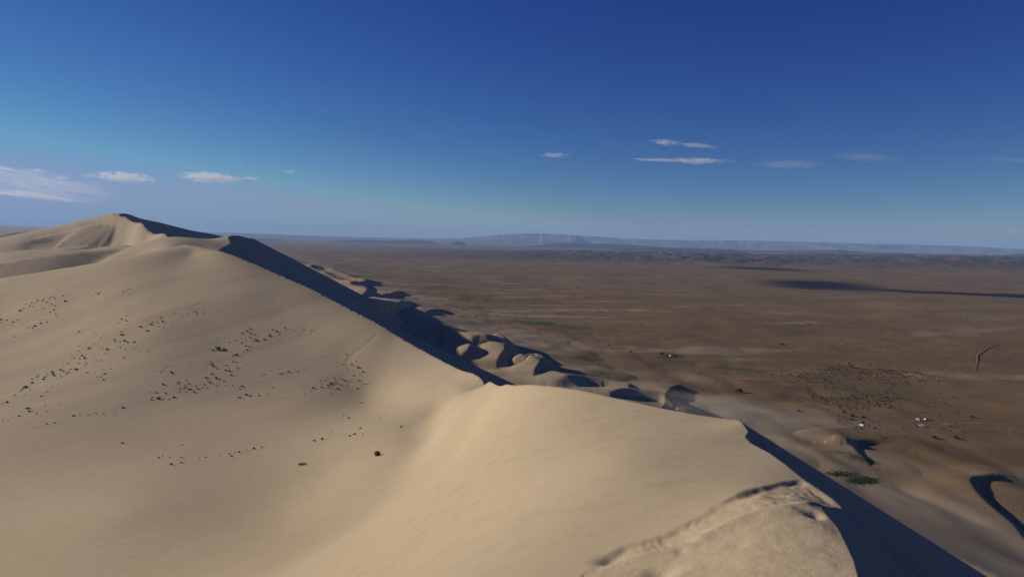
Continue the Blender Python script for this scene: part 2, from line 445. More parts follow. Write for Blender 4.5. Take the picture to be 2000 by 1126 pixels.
def grid_mesh(name, X, Y, Z, mask_f, attrs, mat):
    n, m = X.shape
    idx = np.arange(n * m).reshape(n, m)
    q = np.stack([idx[:-1, :-1], idx[:-1, 1:], idx[1:, 1:], idx[1:, :-1]], -1)[mask_f]
    used, inv = np.unique(q, return_inverse=True)
    inv = inv.reshape(q.shape)
    co = np.stack([X.ravel()[used], Y.ravel()[used], Z.ravel()[used]], -1)
    me = bpy.data.meshes.new(name)
    me.vertices.add(len(co)); me.vertices.foreach_set('co', co.astype(np.float32).ravel())
    me.loops.add(inv.size); me.loops.foreach_set('vertex_index', inv.astype(np.int32).ravel()[:])
    me.polygons.add(len(inv))
    me.polygons.foreach_set('loop_start', np.arange(0, inv.size, 4, dtype=np.int32))
    me.polygons.foreach_set('loop_total', np.full(len(inv), 4, np.int32))
    me.polygons.foreach_set('use_smooth', np.ones(len(inv), bool))
    for k, v in attrs.items():
        at_ = me.attributes.new(k, 'FLOAT', 'POINT')
        at_.data.foreach_set('value', v.ravel()[used].astype(np.float32))
    me.update(calc_edges=True)
    me.materials.append(mat)
    o = bpy.data.objects.new(name, me)
    scene.collection.objects.link(o)
    o['kind'] = 'structure'
    return o

# ------------------------------------------------------------------ materials
def new_mat(name):
    m = bpy.data.materials.new(name); m.use_nodes = True
    nt = m.node_tree; nt.nodes.clear()
    return m, nt.nodes, nt.links
def simple_mat(name, col, rough=0.9, metal=0.0):
    m, N, L = new_mat(name)
    b = N.new('ShaderNodeBsdfPrincipled'); o = N.new('ShaderNodeOutputMaterial')
    b.inputs['Base Color'].default_value = (*col, 1); b.inputs['Roughness'].default_value = rough; b.inputs['Metallic'].default_value = metal
    L.new(b.outputs[0], o.inputs[0])
    return m

def terrain_material():
    m, N, L = new_mat("desert_surface")
    out = N.new('ShaderNodeOutputMaterial'); b = N.new('ShaderNodeBsdfPrincipled')
    b.inputs['Roughness'].default_value = 1.0; b.inputs['Specular IOR Level'].default_value = 0.05
    geo = N.new('ShaderNodeNewGeometry')
    def noise(scale, detail=4, rough=0.55, vec=None, dist=0):
        n = N.new('ShaderNodeTexNoise'); n.inputs['Scale'].default_value = scale; n.inputs['Detail'].default_value = detail; n.inputs['Roughness'].default_value = rough
        n.inputs['Distortion'].default_value = dist
        L.new(vec or geo.outputs['Position'], n.inputs['Vector']); return n
    def ramp(inp, stops):
        r = N.new('ShaderNodeValToRGB'); el = r.color_ramp.elements
        while len(el) < len(stops): el.new(0.5)
        for e, (p, c) in zip(el, stops):
            e.position = p; e.color = (*c, 1)
        L.new(inp, r.inputs[0]); return r
    def mix(fac, a, c):
        x = N.new('ShaderNodeMix'); x.data_type = 'RGBA'
        if hasattr(fac, 'links'): L.new(fac, x.inputs[0])
        else: x.inputs[0].default_value = fac
        for s, i in ((a, 6), (c, 7)):
            if hasattr(s, 'links'): L.new(s, x.inputs[i])
            else: x.inputs[i].default_value = (*s, 1)
        return x.outputs[2]
    def attr(nm):
        a = N.new('ShaderNodeAttribute'); a.attribute_name = nm; return a.outputs['Fac']
    # dune sand
    ns = noise(0.05, 3)
    sand = ramp(ns.outputs[0], [(0.3, (0.43, 0.333, 0.202)), (0.7, (0.465, 0.362, 0.224))]).outputs[0]
    fine = noise(1.7, 9, 0.78)
    sand = mix(ramp(fine.outputs[0], [(0.30, (0.75, 0.75, 0.75)), (0.5, (0, 0, 0))]).outputs[0], sand, (0.375, 0.282, 0.172))
    mw = N.new('ShaderNodeMapping'); mw.inputs['Rotation'].default_value = (0, 0, rad(24)); mw.inputs['Scale'].default_value = (1, 0.16, 1); L.new(geo.outputs['Position'], mw.inputs[0])
    comb = noise(0.35, 5, 0.6, mw.outputs[0])
    sand = mix(ramp(comb.outputs[0], [(0.5, (0, 0, 0)), (0.75, (0.35, 0.35, 0.35))]).outputs[0], sand, (0.49, 0.385, 0.25))
    # plain: gravel and dry soil in long bands
    mp = N.new('ShaderNodeMapping'); mp.inputs['Scale'].default_value = (1, 2.2, 1); mp.inputs['Rotation'].default_value = (0, 0, rad(12)); L.new(geo.outputs['Position'], mp.inputs[0])
    n1 = noise(0.0016, 6, 0.6, mp.outputs[0], 0.6)
    soil = ramp(n1.outputs[0], [(0.3, (0.165, 0.102, 0.045)), (0.5, (0.225, 0.138, 0.060)), (0.7, (0.29, 0.195, 0.092))]).outputs[0]
    n2 = noise(0.03, 5, 0.7)
    soil = mix(ramp(n2.outputs[0], [(0.35, (0, 0, 0)), (0.7, (1, 1, 1))]).outputs[0], soil, (0.225, 0.142, 0.064))
    n4 = noise(0.009, 5, 0.65, mp.outputs[0], 0.8)
    soil = mix(ramp(n4.outputs[0], [(0.42, (0, 0, 0)), (0.66, (0.6, 0.6, 0.6))]).outputs[0], soil, (0.145, 0.105, 0.052))
    sand2 = mix(ramp(noise(0.02, 5, 0.6).outputs[0], [(0.4, (0, 0, 0)), (0.7, (1, 1, 1))]).outputs[0], (0.36, 0.265, 0.15), (0.44, 0.34, 0.205))
    sand = mix(attr('duneness'), sand2, sand)
    n5 = noise(0.28, 2, 0.5)
    n6 = noise(0.004, 3, 0.6)
    speck = N.new('ShaderNodeMath'); speck.operation = 'MULTIPLY'
    L.new(ramp(n5.outputs[0], [(0.60, (0, 0, 0)), (0.66, (1, 1, 1))]).outputs[0], speck.inputs[0])
    L.new(ramp(n6.outputs[0], [(0.40, (0, 0, 0)), (0.62, (0.85, 0.85, 0.85))]).outputs[0], speck.inputs[1])
    soil = mix(speck.outputs[0], soil, (0.07, 0.062, 0.032))
    soil = mix(attr('hill'), soil, ramp(noise(0.004, 5, 0.65).outputs[0], [(0.35, (0.055, 0.045, 0.034)), (0.7, (0.14, 0.10, 0.065))]).outputs[0])
    col = mix(attr('sand'), soil, sand)
    green = attr('green')
    n3 = noise(0.25, 5, 0.7)
    gcol = ramp(n3.outputs[0], [(0.35, (0.06, 0.085, 0.026)), (0.7, (0.11, 0.135, 0.048))]).outputs[0]
    col = mix(green, col, gcol)
    L.new(col, b.inputs['Base Color'])
    # wind ripples, and coarse crumbs where the sand has been trodden
    mr = N.new('ShaderNodeMapping'); mr.inputs['Rotation'].default_value = (0, 0, rad(20)); mr.inputs['Scale'].default_value = (1, 4, 1); L.new(geo.outputs['Position'], mr.inputs[0])
    nb = noise(5.0, 3, 0.5, mr.outputs[0])
    b1 = N.new('ShaderNodeBump'); b1.inputs['Strength'].default_value = 0.5; b1.inputs['Distance'].default_value = 0.012
    L.new(nb.outputs[0], b1.inputs['Height'])
    ng = noise(45.0, 3, 0.6)
    mg = N.new('ShaderNodeMath'); mg.operation = 'MULTIPLY'; L.new(ng.outputs[0], mg.inputs[0])
    ra = N.new('ShaderNodeMath'); ra.operation = 'MULTIPLY_ADD'; ra.inputs[1].default_value = 0.4; ra.inputs[2].default_value = 0.25; L.new(attr('rough'), ra.inputs[0])
    L.new(ra.outputs[0], mg.inputs[1])
    b2 = N.new('ShaderNodeBump'); b2.inputs['Strength'].default_value = 1.0; b2.inputs['Distance'].default_value = 0.006
    L.new(mg.outputs[0], b2.inputs['Height']); L.new(b1.outputs[0], b2.inputs['Normal'])
    L.new(b2.outputs[0], b.inputs['Normal'])
    L.new(b.outputs[0], out.inputs[0])
    return m
MAT_T = terrain_material()

Q = base_q(X, Y)
SAND = np.where(REG > 0, 1.0, 0.0)
edge = 60 + 150 * fbm(X / 260.0, Y / 180.0, 4, 61)
SAND = np.maximum(SAND, 1 - sstep(edge - 30, edge + 260, Q) ** 0.8)
# thin drifts of blown sand out on the plain
drift = sstep(0.25, 0.75, fbm((X * 0.94 + Y * 0.34) / 420.0, (Y * 0.94 - X * 0.34) / 110.0, 4, 63)) * (1 - sstep(350, 2400, Q))
SAND = np.maximum(SAND, 0.6 * drift)
GREEN = np.zeros_like(X)
def patch(px, py, wx, wy, s_, seed):
    c = on_plane(px, py, 8); v = EYE - 8; d = c[1]
    rx = wx * d / F; ry = wy * d * d / (F * v)
    q = np.hypot((X - c[0]) / rx, (Y - c[1]) / ry) + 0.35 * fbm(X / (rx * 0.5), Y / (ry * 0.5), 3, seed)
    return s_ * (1 - sstep(0.6, 1.15, q))
for a in ((1050, 634, 55, 6.5, 1.0, 201), (1120, 641, 45, 4.5, 0.75, 202), (1430, 720, 60, 5, 0.7, 203), (1310, 693, 32, 5, 0.5, 204), (1684, 938, 32, 9, 1.0, 205), (1640, 925, 34, 6, 0.6, 208),
          (700, 535, 60, 5, 0.35, 206), (860, 545, 80, 6, 0.3, 207), (930, 575, 90, 8, 0.25, 209), (1500, 690, 120, 9, 0.2, 210), (1190, 679, 50, 8, 0.3, 211), (1690, 760, 130, 25, 0.28, 212), (1020, 600, 60, 6, 0.35, 213), (900, 650, 60, 10, 0.4, 214)):
    GREEN = np.maximum(GREEN, patch(*a))
GREEN = np.where(REG > 0, 0, GREEN)
HILL = sstep(5600, 7600, Y + 0.12 * np.abs(X)) * (1 - sstep(11800, 12800, Y)) * sstep(-2600, 400, X)
attrs = {'hill': HILL, 'sand': SAND, 'green': GREEN, 'rough': ROUGH, 'duneness': np.where(REG > 0, 1.0, 0.0)}
regf = np.max(np.stack([REG[:-1, :-1], REG[:-1, 1:], REG[1:, 1:], REG[1:, :-1]]), 0)
for k, nm in ((0, 'desert_plain'), (1, 'foreground_dune'), (2, 'middle_dune'), (3, 'skyline_dune')):
    grid_mesh(nm, X, Y, Z, regf == k, attrs, MAT_T)
# the part of the land outside the lens, coarser
R2 = np.concatenate([R[::14], R[-1:]])
AZ2 = rad(1) * np.linspace(43, 317, 150)
R2g, A2g = np.meshgrid(R2, AZ2, indexing='ij')
X2 = R2g * np.sin(A2g); Y2 = R2g * np.cos(A2g)
Z2, REG2, _, _, _, _ = height(X2, Y2)
S2 = np.maximum(np.where(REG2 > 0, 1.0, 0.0), 1 - sstep(100, 270, base_q(X2, Y2)))
grid_mesh('surrounding_desert', X2, Y2, Z2, np.ones((X2.shape[0] - 1, X2.shape[1] - 1), bool), {'hill': np.zeros_like(X2), 'sand': S2, 'green': np.zeros_like(X2), 'rough': np.zeros_like(X2), 'duneness': np.where(REG2 > 0, 1.0, 0.0)}, MAT_T)

# ------------------------------------------------------------------ far ridges and mountains
def interp_px(tab, px):
    t = np.array(tab, float); return np.interp(px, t[:, 0], t[:, 1])
def eye_line(px):
    d = [ray(p, 470 + (p - 1000) * 0.022) for p in np.atleast_1d(px)]
    return d
def ridge_mesh(name, x0, x1, dist, depth, table, rough, seed, mat, nx=420, ny=26, plateau=0.5):
    """A range whose skyline follows a table of (pixel column, pixel row), built at its real distance and size."""
    pxs = np.linspace(x0, x1, nx)
    u = np.linspace(0, 1, ny)
    X = np.zeros((ny, nx)); Y = np.zeros((ny, nx)); Zt = np.zeros(nx)
    for i, p in enumerate(pxs):
        d = ray(p, interp_px(table, p)); h = math.hypot(d[0], d[1])
        Zt[i] = EYE + d[2] / h * (dist + depth * 0.45)
        for k in range(ny):
            X[k, i] = d[0] / h * (dist + depth * u[k]); Y[k, i] = d[1] / h * (dist + depth * u[k])
    prof = np.clip(np.minimum(u / 0.42, (1 - u) / 0.42), 0, 1)[:, None] ** plateau
    nz = 1 - rough * np.abs(fbm(X / (depth * 0.35), Y / (depth * 0.35), 5, seed))
    top = np.max(prof * nz, 0, keepdims=True)
    endf = np.clip(np.minimum(pxs - x0, x1 - pxs) / (0.06 * (x1 - x0)), 0, 1)
    Z = -6 + (np.maximum(Zt, 4) + 6)[None] * prof * nz / top * endf[None]
    return grid_mesh(name, X, Y, Z, np.ones((ny - 1, nx - 1), bool), {}, mat)
def rock_mat(name, c1, c2, scale):
    m, N, L = new_mat(name)
    b = N.new('ShaderNodeBsdfPrincipled'); o = N.new('ShaderNodeOutputMaterial'); g = N.new('ShaderNodeNewGeometry')
    n = N.new('ShaderNodeTexNoise'); n.inputs['Scale'].default_value = scale; n.inputs['Detail'].default_value = 6
    r = N.new('ShaderNodeValToRGB'); r.color_ramp.elements[0].position = 0.35; r.color_ramp.elements[1].position = 0.68
    r.color_ramp.elements[0].color = (*c1, 1); r.color_ramp.elements[1].color = (*c2, 1)
    L.new(g.outputs['Position'], n.inputs['Vector']); L.new(n.outputs[0], r.inputs[0]); L.new(r.outputs[0], b.inputs['Base Color'])
    b.inputs['Roughness'].default_value = 1.0; b.inputs['Specular IOR Level'].default_value = 0.05
    L.new(b.outputs[0], o.inputs[0]); return m
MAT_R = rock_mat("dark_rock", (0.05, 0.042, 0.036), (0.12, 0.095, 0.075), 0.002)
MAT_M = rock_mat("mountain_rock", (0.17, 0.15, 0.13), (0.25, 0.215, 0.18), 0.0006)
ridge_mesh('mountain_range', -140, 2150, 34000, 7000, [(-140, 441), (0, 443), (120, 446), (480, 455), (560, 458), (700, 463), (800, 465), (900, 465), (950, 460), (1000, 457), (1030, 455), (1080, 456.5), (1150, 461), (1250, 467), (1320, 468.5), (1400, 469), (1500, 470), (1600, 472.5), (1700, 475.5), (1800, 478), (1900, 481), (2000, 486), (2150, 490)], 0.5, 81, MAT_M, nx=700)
ridge_mesh('rocky_ridge', 1010, 2140, 21000, 2600, [(1010, 481), (1040, 476), (1090, 474), (1150, 475), (1240, 478), (1300, 483), (1400, 485.5), (1500, 489.5), (1600, 488.5), (1640, 487.5), (1660, 490), (1700, 492), (1800, 494.5), (1900, 497), (1960, 497.5), (1985, 495), (2140, 494)], 0.55, 85, MAT_R, nx=600)
ridge_mesh('rocky_ridge', 1180, 1460, 16500, 1500, [(1180, 486), (1230, 485), (1300, 484.5), (1380, 487), (1460, 491)], 0.5, 88, MAT_R, nx=160)
ridge_mesh('rocky_ridge', 430, 560, 24000, 1500, [(430, 466), (460, 464.5), (520, 466), (560, 468)], 0.4, 91, MAT_R, nx=100)
ridge_mesh('rocky_ridge', 630, 860, 24000, 1500, [(630, 472), (680, 468.5), (760, 469.5), (820, 468.8), (860, 473)], 0.4, 93, MAT_R, nx=140)
ridge_mesh('rocky_ridge', 878, 910, 23000, 700, [(878, 475), (888, 471.5), (893, 470.5), (900, 472), (910, 475)], 0.3, 95, MAT_R, nx=40, plateau=1.0)

# ------------------------------------------------------------------ haze
m, N, L = new_mat("desert_haze")
pv = N.new('ShaderNodeVolumePrincipled'); o = N.new('ShaderNodeOutputMaterial')
pv.inputs['Color'].default_value = (0.41, 0.63, 1.0, 1)
pv.inputs['Density'].default_value = 2.5e-5
pv.inputs['Density Attribute'].default_value = ''
pv.inputs['Temperature Attribute'].default_value = ''
pv.inputs['Anisotropy'].default_value = 0.0
L.new(pv.outputs[0], o.inputs['Volume'])
m.cycles.homogeneous_volume = True
HX, HZ0, HZ1 = 52000.0, -30.0, 900.0
hv = [(x, y, z) for x in (-HX, HX) for y in (-HX, HX) for z in (HZ0, HZ1)]
hf = [(0, 1, 3, 2), (4, 6, 7, 5), (0, 4, 5, 1), (2, 3, 7, 6), (0, 2, 6, 4), (1, 5, 7, 3)]
me = bpy.data.meshes.new("haze"); me.from_pydata(hv, [], hf); me.update(); me.materials.append(m)
haze = bpy.data.objects.new("haze", me); scene.collection.objects.link(haze); haze['kind'] = 'stuff'
haze['label'] = 'thin blue desert haze over the far plain'
scene.cycles.volume_bounces = 3
scene.cycles.use_denoising = True

# ------------------------------------------------------------------ clouds
def cloud_mat(name, dens, thr, sc):
    m, N, L = new_mat(name)
    o = N.new('ShaderNodeOutputMaterial'); pv = N.new('ShaderNodeVolumePrincipled')
    pv.inputs['Color'].default_value = (1, 1, 1, 1); pv.inputs['Density Attribute'].default_value = ''; pv.inputs['Temperature Attribute'].default_value = ''
    pv.inputs['Anisotropy'].default_value = 0.25
    tc = N.new('ShaderNodeTexCoord'); oi = N.new('ShaderNodeObjectInfo')
    ln = N.new('ShaderNodeVectorMath'); ln.operation = 'LENGTH'; L.new(tc.outputs['Object'], ln.inputs[0])
    off = N.new('ShaderNodeVectorMath'); off.operation = 'MULTIPLY_ADD'; off.inputs[1].default_value = sc
    mul = N.new('ShaderNodeMath'); mul.operation = 'MULTIPLY'; mul.inputs[1].default_value = 57.0; L.new(oi.outputs['Random'], mul.inputs[0])
    L.new(tc.outputs['Object'], off.inputs[0]); L.new(mul.outputs[0], off.inputs[2])
    n = N.new('ShaderNodeTexNoise'); n.inputs['Scale'].default_value = 1.0; n.inputs['Detail'].default_value = 5; n.inputs['Roughness'].default_value = 0.6; L.new(off.outputs[0], n.inputs['Vector'])
    # density = max(noise - thr - r*r*k, 0) * dens
    r2 = N.new('ShaderNodeMath'); r2.operation = 'POWER'; r2.inputs[1].default_value = 2.0; L.new(ln.outputs['Value'], r2.inputs[0])
    k = N.new('ShaderNodeMath'); k.operation = 'MULTIPLY_ADD'; k.inputs[1].default_value = -0.34; L.new(r2.outputs[0], k.inputs[0]); L.new(n.outputs[0], k.inputs[2])
    t = N.new('ShaderNodeMath'); t.operation = 'SUBTRACT'; t.inputs[1].default_value = thr; L.new(k.outputs[0], t.inputs[0])
    mx = N.new('ShaderNodeMath'); mx.operation = 'MAXIMUM'; mx.inputs[1].default_value = 0.0; L.new(t.outputs[0], mx.inputs[0])
    d = N.new('ShaderNodeMath'); d.operation = 'MULTIPLY'; d.inputs[1].default_value = dens; L.new(mx.outputs[0], d.inputs[0])
    L.new(d.outputs[0], pv.inputs['Density']); L.new(pv.outputs[0], o.inputs['Volume'])
    return m
CL_PUFF = cloud_mat("cloud_puff", 0.011, 0.28, (4.5, 2.5, 2.2))
CL_STREAK = cloud_mat("cloud_streak", 0.008, 0.29, (3.0, 1.5, 1.6))
CL_VEIL = cloud_mat("cloud_veil", 0.0011, 0.24, (4.0, 2.0, 3.5))
CL_HEAVY = cloud_mat("cloud_heavy", 0.05, 0.12, (2.0, 2.0, 2.0))
import bmesh
bm = bmesh.new(); bmesh.ops.create_icosphere(bm, subdivisions=3, radius=1.0)
for v in bm.verts:
    c = v.co; c *= 1 + 0.10 * math.sin(5 * c.x + 1.3) * math.cos(4 * c.y) + 0.06 * math.sin(9 * c.z + 3 * c.x)
cloud_base = bpy.data.meshes.new("cloud"); bm.to_mesh(cloud_base); bm.free()
def cloud(label, mat, loc, size, tilt=0.0, az=0.0, group=None):
    me = cloud_base.copy(); me.materials.append(mat)
    o = bpy.data.objects.new("cloud", me); scene.collection.objects.link(o)
    o.location = loc; o.scale = size; o.rotation_euler = (0, tilt, az)
    o['label'] = label; o['category'] = 'cloud'; o['group'] = group or 'small clouds low over the desert'
    return o
CY = 24000.0
def cloud_px(label, mat, px, py, w, h, tilt=0.0):
    p = at(px, py, CY); k = CY / F
    cloud(label, mat, p, (w * 0.5 * k * 1.15, w * 0.28 * k, h * 0.5 * k * 1.2), rad(tilt + 1.27), math.atan2(-p[0], p[1]))
cloud_px('long flat puffy white cloud just left of the high dune peak', CL_PUFF, 243, 346, 110, 20)
cloud_px('largest puffy white cloud, right above the right slope of the high dune', CL_PUFF, 412, 347, 118, 22)
cloud_px('small flat cloud touching the right end of the largest puffy cloud', CL_STREAK, 491, 348, 46, 9)
cloud_px('tiny lone cloud farthest right of the left-hand clouds', CL_STREAK, 566, 335, 30, 9)
cloud_px('tiny speck of cloud above the largest puffy cloud', CL_STREAK, 468, 327, 14, 6)
cloud_px('small wisp between the veil of cloud and the long flat cloud', CL_STREAK, 176, 343, 34, 9)
cloud_px('short streak of cloud above the veil at the left', CL_STREAK, 74, 333, 42, 8)
cloud_px('small grey puff on the upper edge of the veil', CL_STREAK, 119, 347, 36, 9)
cloud_px('white streak cut by the left edge of the sky', CL_STREAK, 8, 329, 60, 9, 6)
cloud_px('broad thin veil of cloud at the far left above the dunes', CL_VEIL, 70, 359, 290, 52, 6)
cloud_px('low thin streak of cloud under the veil at the far left', CL_STREAK, 60, 381, 190, 13, 4)
cloud_px('small lens-shaped cloud in the middle of the sky', CL_STREAK, 1083, 303, 66, 9)
cloud_px('bright short cloud, upper one of the right-hand streaks', CL_STREAK, 1300, 278, 72, 12, 3)
cloud_px('thin tail drifting right from the upper right-hand cloud', CL_STREAK, 1362, 284, 90, 7, 4)
cloud_px('long bright lens cloud with a thin left tail', CL_STREAK, 1366, 314, 125, 12, 0)
cloud_px('thin left tail of the long lens cloud', CL_STREAK, 1285, 312, 110, 5, 0)
cloud_px('faint fuzzy streak right of the long lens cloud', CL_VEIL, 1540, 321, 140, 16)
cloud_px('faint double wisp, farthest right of the whole wisps', CL_VEIL, 1690, 307, 120, 16, 4)
cloud_px('faint wisp cut by the right edge of the sky', CL_VEIL, 1980, 312, 90, 10, 3)
# the clouds whose shadows lie across the plain stand outside the picture, towards the sun
def shade_cloud(gx, gy, alt, size, label):
    t = alt / sdir.z
    cloud(label, CL_HEAVY, (gx + sdir.x * t, gy + sdir.y * t, alt), size, 0.0, rad(-SUN_AZ - 90), 'dense clouds outside the picture')
shade_cloud(1480, 3300, 2600, (230, 560, 55), 'dense flat cloud left of the view shading the plain')
shade_cloud(1980, 2840, 2600, (620, 130, 45), 'narrow dense cloud left of the view shading the plain')
shade_cloud(1950, 5400, 5200, (330, 330, 50), 'small dense high cloud left of the view')

# ------------------------------------------------------------------ dirt tracks and an earth bank on the plain
def ribbon(name, pix, width, mat, lift=0.12, zg=6.0):
    P = catmull([on_plane(px, py, zg) for px, py in pix], 14)
    P = np.array(P); T = np.gradient(P[:, :2], axis=0); T /= np.linalg.norm(T, axis=1)[:, None]
    Nn = np.stack([-T[:, 1], T[:, 0]], -1)
    wv = width * (1 + 0.25 * fbm(np.arange(len(P)) * 0.31, np.zeros(len(P)), 2, 301))
    V = []
    for sgn in (-1, 1):
        q = P[:, :2] + Nn * (wv * 0.5 * sgn)[:, None]
        V.append(np.column_stack([q, zgrid(q[:, 0], q[:, 1]) + lift]))
    n = len(P)
    me = bpy.data.meshes.new(name)
    me.from_pydata([tuple(v) for v in np.vstack(V)], [], [(i, i + 1, n + i + 1, n + i) for i in range(n - 1)])
    me.update(); me.materials.append(mat)
    o = bpy.data.objects.new(name, me); scene.collection.objects.link(o); o['kind'] = 'structure'
    return o
MAT_TRACK = rock_mat("track_dust", (0.24, 0.168, 0.098), (0.31, 0.22, 0.135), 0.05)
MAT_FAINT = rock_mat("faint_track_dust", (0.21, 0.14, 0.074), (0.25, 0.165, 0.09), 0.03)
ribbon('dirt_track', [(1836, 835), (1868, 829), (1900, 828), (1950, 827), (2010, 824), (2080, 822)], 4.0, MAT_TRACK)
ribbon('dirt_track', [(1998, 828), (1978, 832), (1970, 842), (1978, 856), (2010, 876), (2050, 890)], 1.3, MAT_TRACK)
ribbon('dirt_track', [(2004, 827), (1984, 833), (1976, 842), (1984, 855), (2014, 872), (2050, 884)], 1.3, MAT_TRACK)
ribbon('dirt_track', [(1636, 625), (1680, 637), (1740, 652), (1800, 668), (1840, 675), (1910, 696), (1960, 708), (2020, 717)], 5.0, MAT_FAINT, 0.3)
ribbon('dirt_track', [(1500, 748), (1540, 765), (1600, 785), (1650, 805), (1720, 818), (1790, 826)], 2.6, MAT_FAINT)
ribbon('dirt_track', [(1240, 640), (1300, 652), (1380, 668), (1480, 690), (1600, 706), (1720, 712)], 5.0, MAT_FAINT, 0.3)
MAT_BANK = rock_mat("bank_soil", (0.15, 0.098, 0.05), (0.2, 0.132, 0.07), 0.05)
def bank(pix, h):
    P = np.array(catmull([on_plane(px, py, 4) for px, py in pix], 8)); n = len(P)
    T = np.gradient(P[:, :2], axis=0); T /= np.linalg.norm(T, axis=1)[:, None]; Nn = np.stack([-T[:, 1], T[:, 0]], -1)
    wob = fbm(np.arange(n) * 0.45, np.zeros(n), 2, 311)
    rows = []
    for off, k in ((-2.4, -0.3), (-0.5, 1.0), (0.4, 0.9), (3.0, -0.3)):
        q = P[:, :2] + Nn * (off * (1 + 0.4 * wob))[:, None]
        taper = np.sin(np.pi * np.linspace(0.02, 0.98, n)) ** 0.5
        rows.append(np.column_stack([q, zgrid(q[:, 0], q[:, 1]) + (h * taper * k * (1 + 0.5 * wob) if k > 0 else -0.3)]))
    me = bpy.data.meshes.new('earth_bank')
    me.from_pydata([tuple(v) for r in rows for v in r], [], [(a * n + i, a * n + i + 1, (a + 1) * n + i + 1, (a + 1) * n + i) for a in range(3) for i in range(n - 1)])
    me.update(); me.materials.append(MAT_BANK)
    o = bpy.data.objects.new('earth_bank', me); scene.collection.objects.link(o); o['kind'] = 'structure'
bank([(1906, 716), (1910, 700), (1911, 688), (1922, 680), (1938, 672), (1956, 667)], 0.8)

# ------------------------------------------------------------------ shrubs
def leaf_mat(name, c1, c2):
    m, N, L = new_mat(name)
    b = N.new('ShaderNodeBsdfPrincipled'); o = N.new('ShaderNodeOutputMaterial'); g = N.new('ShaderNodeNewGeometry')
    n = N.new('ShaderNodeTexNoise'); n.inputs['Scale'].default_value = 2.5; n.inputs['Detail'].default_value = 3
    r = N.new('ShaderNodeValToRGB'); r.color_ramp.elements[0].position = 0.35; r.color_ramp.elements[1].position = 0.7
    r.color_ramp.elements[0].color = (*c1, 1); r.color_ramp.elements[1].color = (*c2, 1)
    L.new(g.outputs['Position'], n.inputs['Vector']); L.new(n.outputs[0], r.inputs[0]); L.new(r.outputs[0], b.inputs['Base Color'])
    b.inputs['Roughness'].default_value = 0.8; b.inputs['Specular IOR Level'].default_value = 0.2
    tr = N.new('ShaderNodeBsdfTranslucent'); ms = N.new('ShaderNodeMixShader'); ms.inputs[0].default_value = 0.45
    L.new(r.outputs[0], tr.inputs['Color']); L.new(b.outputs[0], ms.inputs[1]); L.new(tr.outputs[0], ms.inputs[2])
    L.new(ms.outputs[0], o.inputs[0]); return m
MAT_L1 = leaf_mat("shrub_leaves", (0.065, 0.088, 0.03), (0.14, 0.165, 0.06))
MAT_L2 = leaf_mat("dry_bush_leaves", (0.045, 0.045, 0.022), (0.095, 0.09, 0.045))
MAT_L3 = leaf_mat("grass_blades", (0.055, 0.075, 0.025), (0.11, 0.13, 0.05))
def shrub_geo(rng, n, flat, leaf, grass=False):
    """Unit shrub (1 m across): leaf blades spread through an uneven mound, on short stems."""
    V, Fc = [], []
    lobes = [(rng.uniform(-0.26, 0.26), rng.uniform(-0.26, 0.26), rng.uniform(0.18, 0.32)) for _ in range(4)]
    for i in range(n):
        lx, ly, lr = lobes[i % 4]
        a = rng.uniform(0, 2 * math.pi); rr = lr * math.sqrt(rng.random())
        x = lx + rr * math.cos(a); y = ly + rr * math.sin(a)
        top = flat * math.sqrt(max(0.02, 1 - min(1, (x * x + y * y) / 0.26)))
        z = rng.uniform(0.02, 1.0) * top
        if grass: z = 0.0
        d = Vector((x * 1.2 + rng.uniform(-.5, .5), y * 1.2 + rng.uniform(-.5, .5), rng.uniform(0.5, 1.3))).normalized()
        sdv = d.cross(Vector((rng.uniform(-1, 1), rng.uniform(-1, 1), 0.2))).normalized()
        l = leaf * rng.uniform(0.7, 1.4); w = l * (0.10 if grass else 0.38)
        p = Vector((x, y, z)); k = len(V)
        V += [tuple(p - sdv * w * 0.4), tuple(p + d * l * 0.55 - sdv * w), tuple(p + d * l), tuple(p + d * l * 0.55 + sdv * w)]
        Fc.append((k, k + 1, k + 2, k + 3))
    return V, Fc
rngp = random.Random(5)
def shrub_mesh(name, n, flat, leaf, mat, grass=False):
    V, Fc = shrub_geo(rngp, n, flat, leaf, grass)
    me = bpy.data.meshes.new(name); me.from_pydata(V, [], Fc); me.update(); me.materials.append(mat); return me
GREEN_M = [shrub_mesh('dune_shrub', 110, 0.42, 0.20, MAT_L1) for _ in range(5)]
DRY_M = [shrub_mesh('desert_bush', 90, 0.36, 0.20, MAT_L2) for _ in range(5)]
TUFT_M = [shrub_mesh('grass_tuft', 70, 0.3, 0.42, MAT_L3, True) for _ in range(3)]

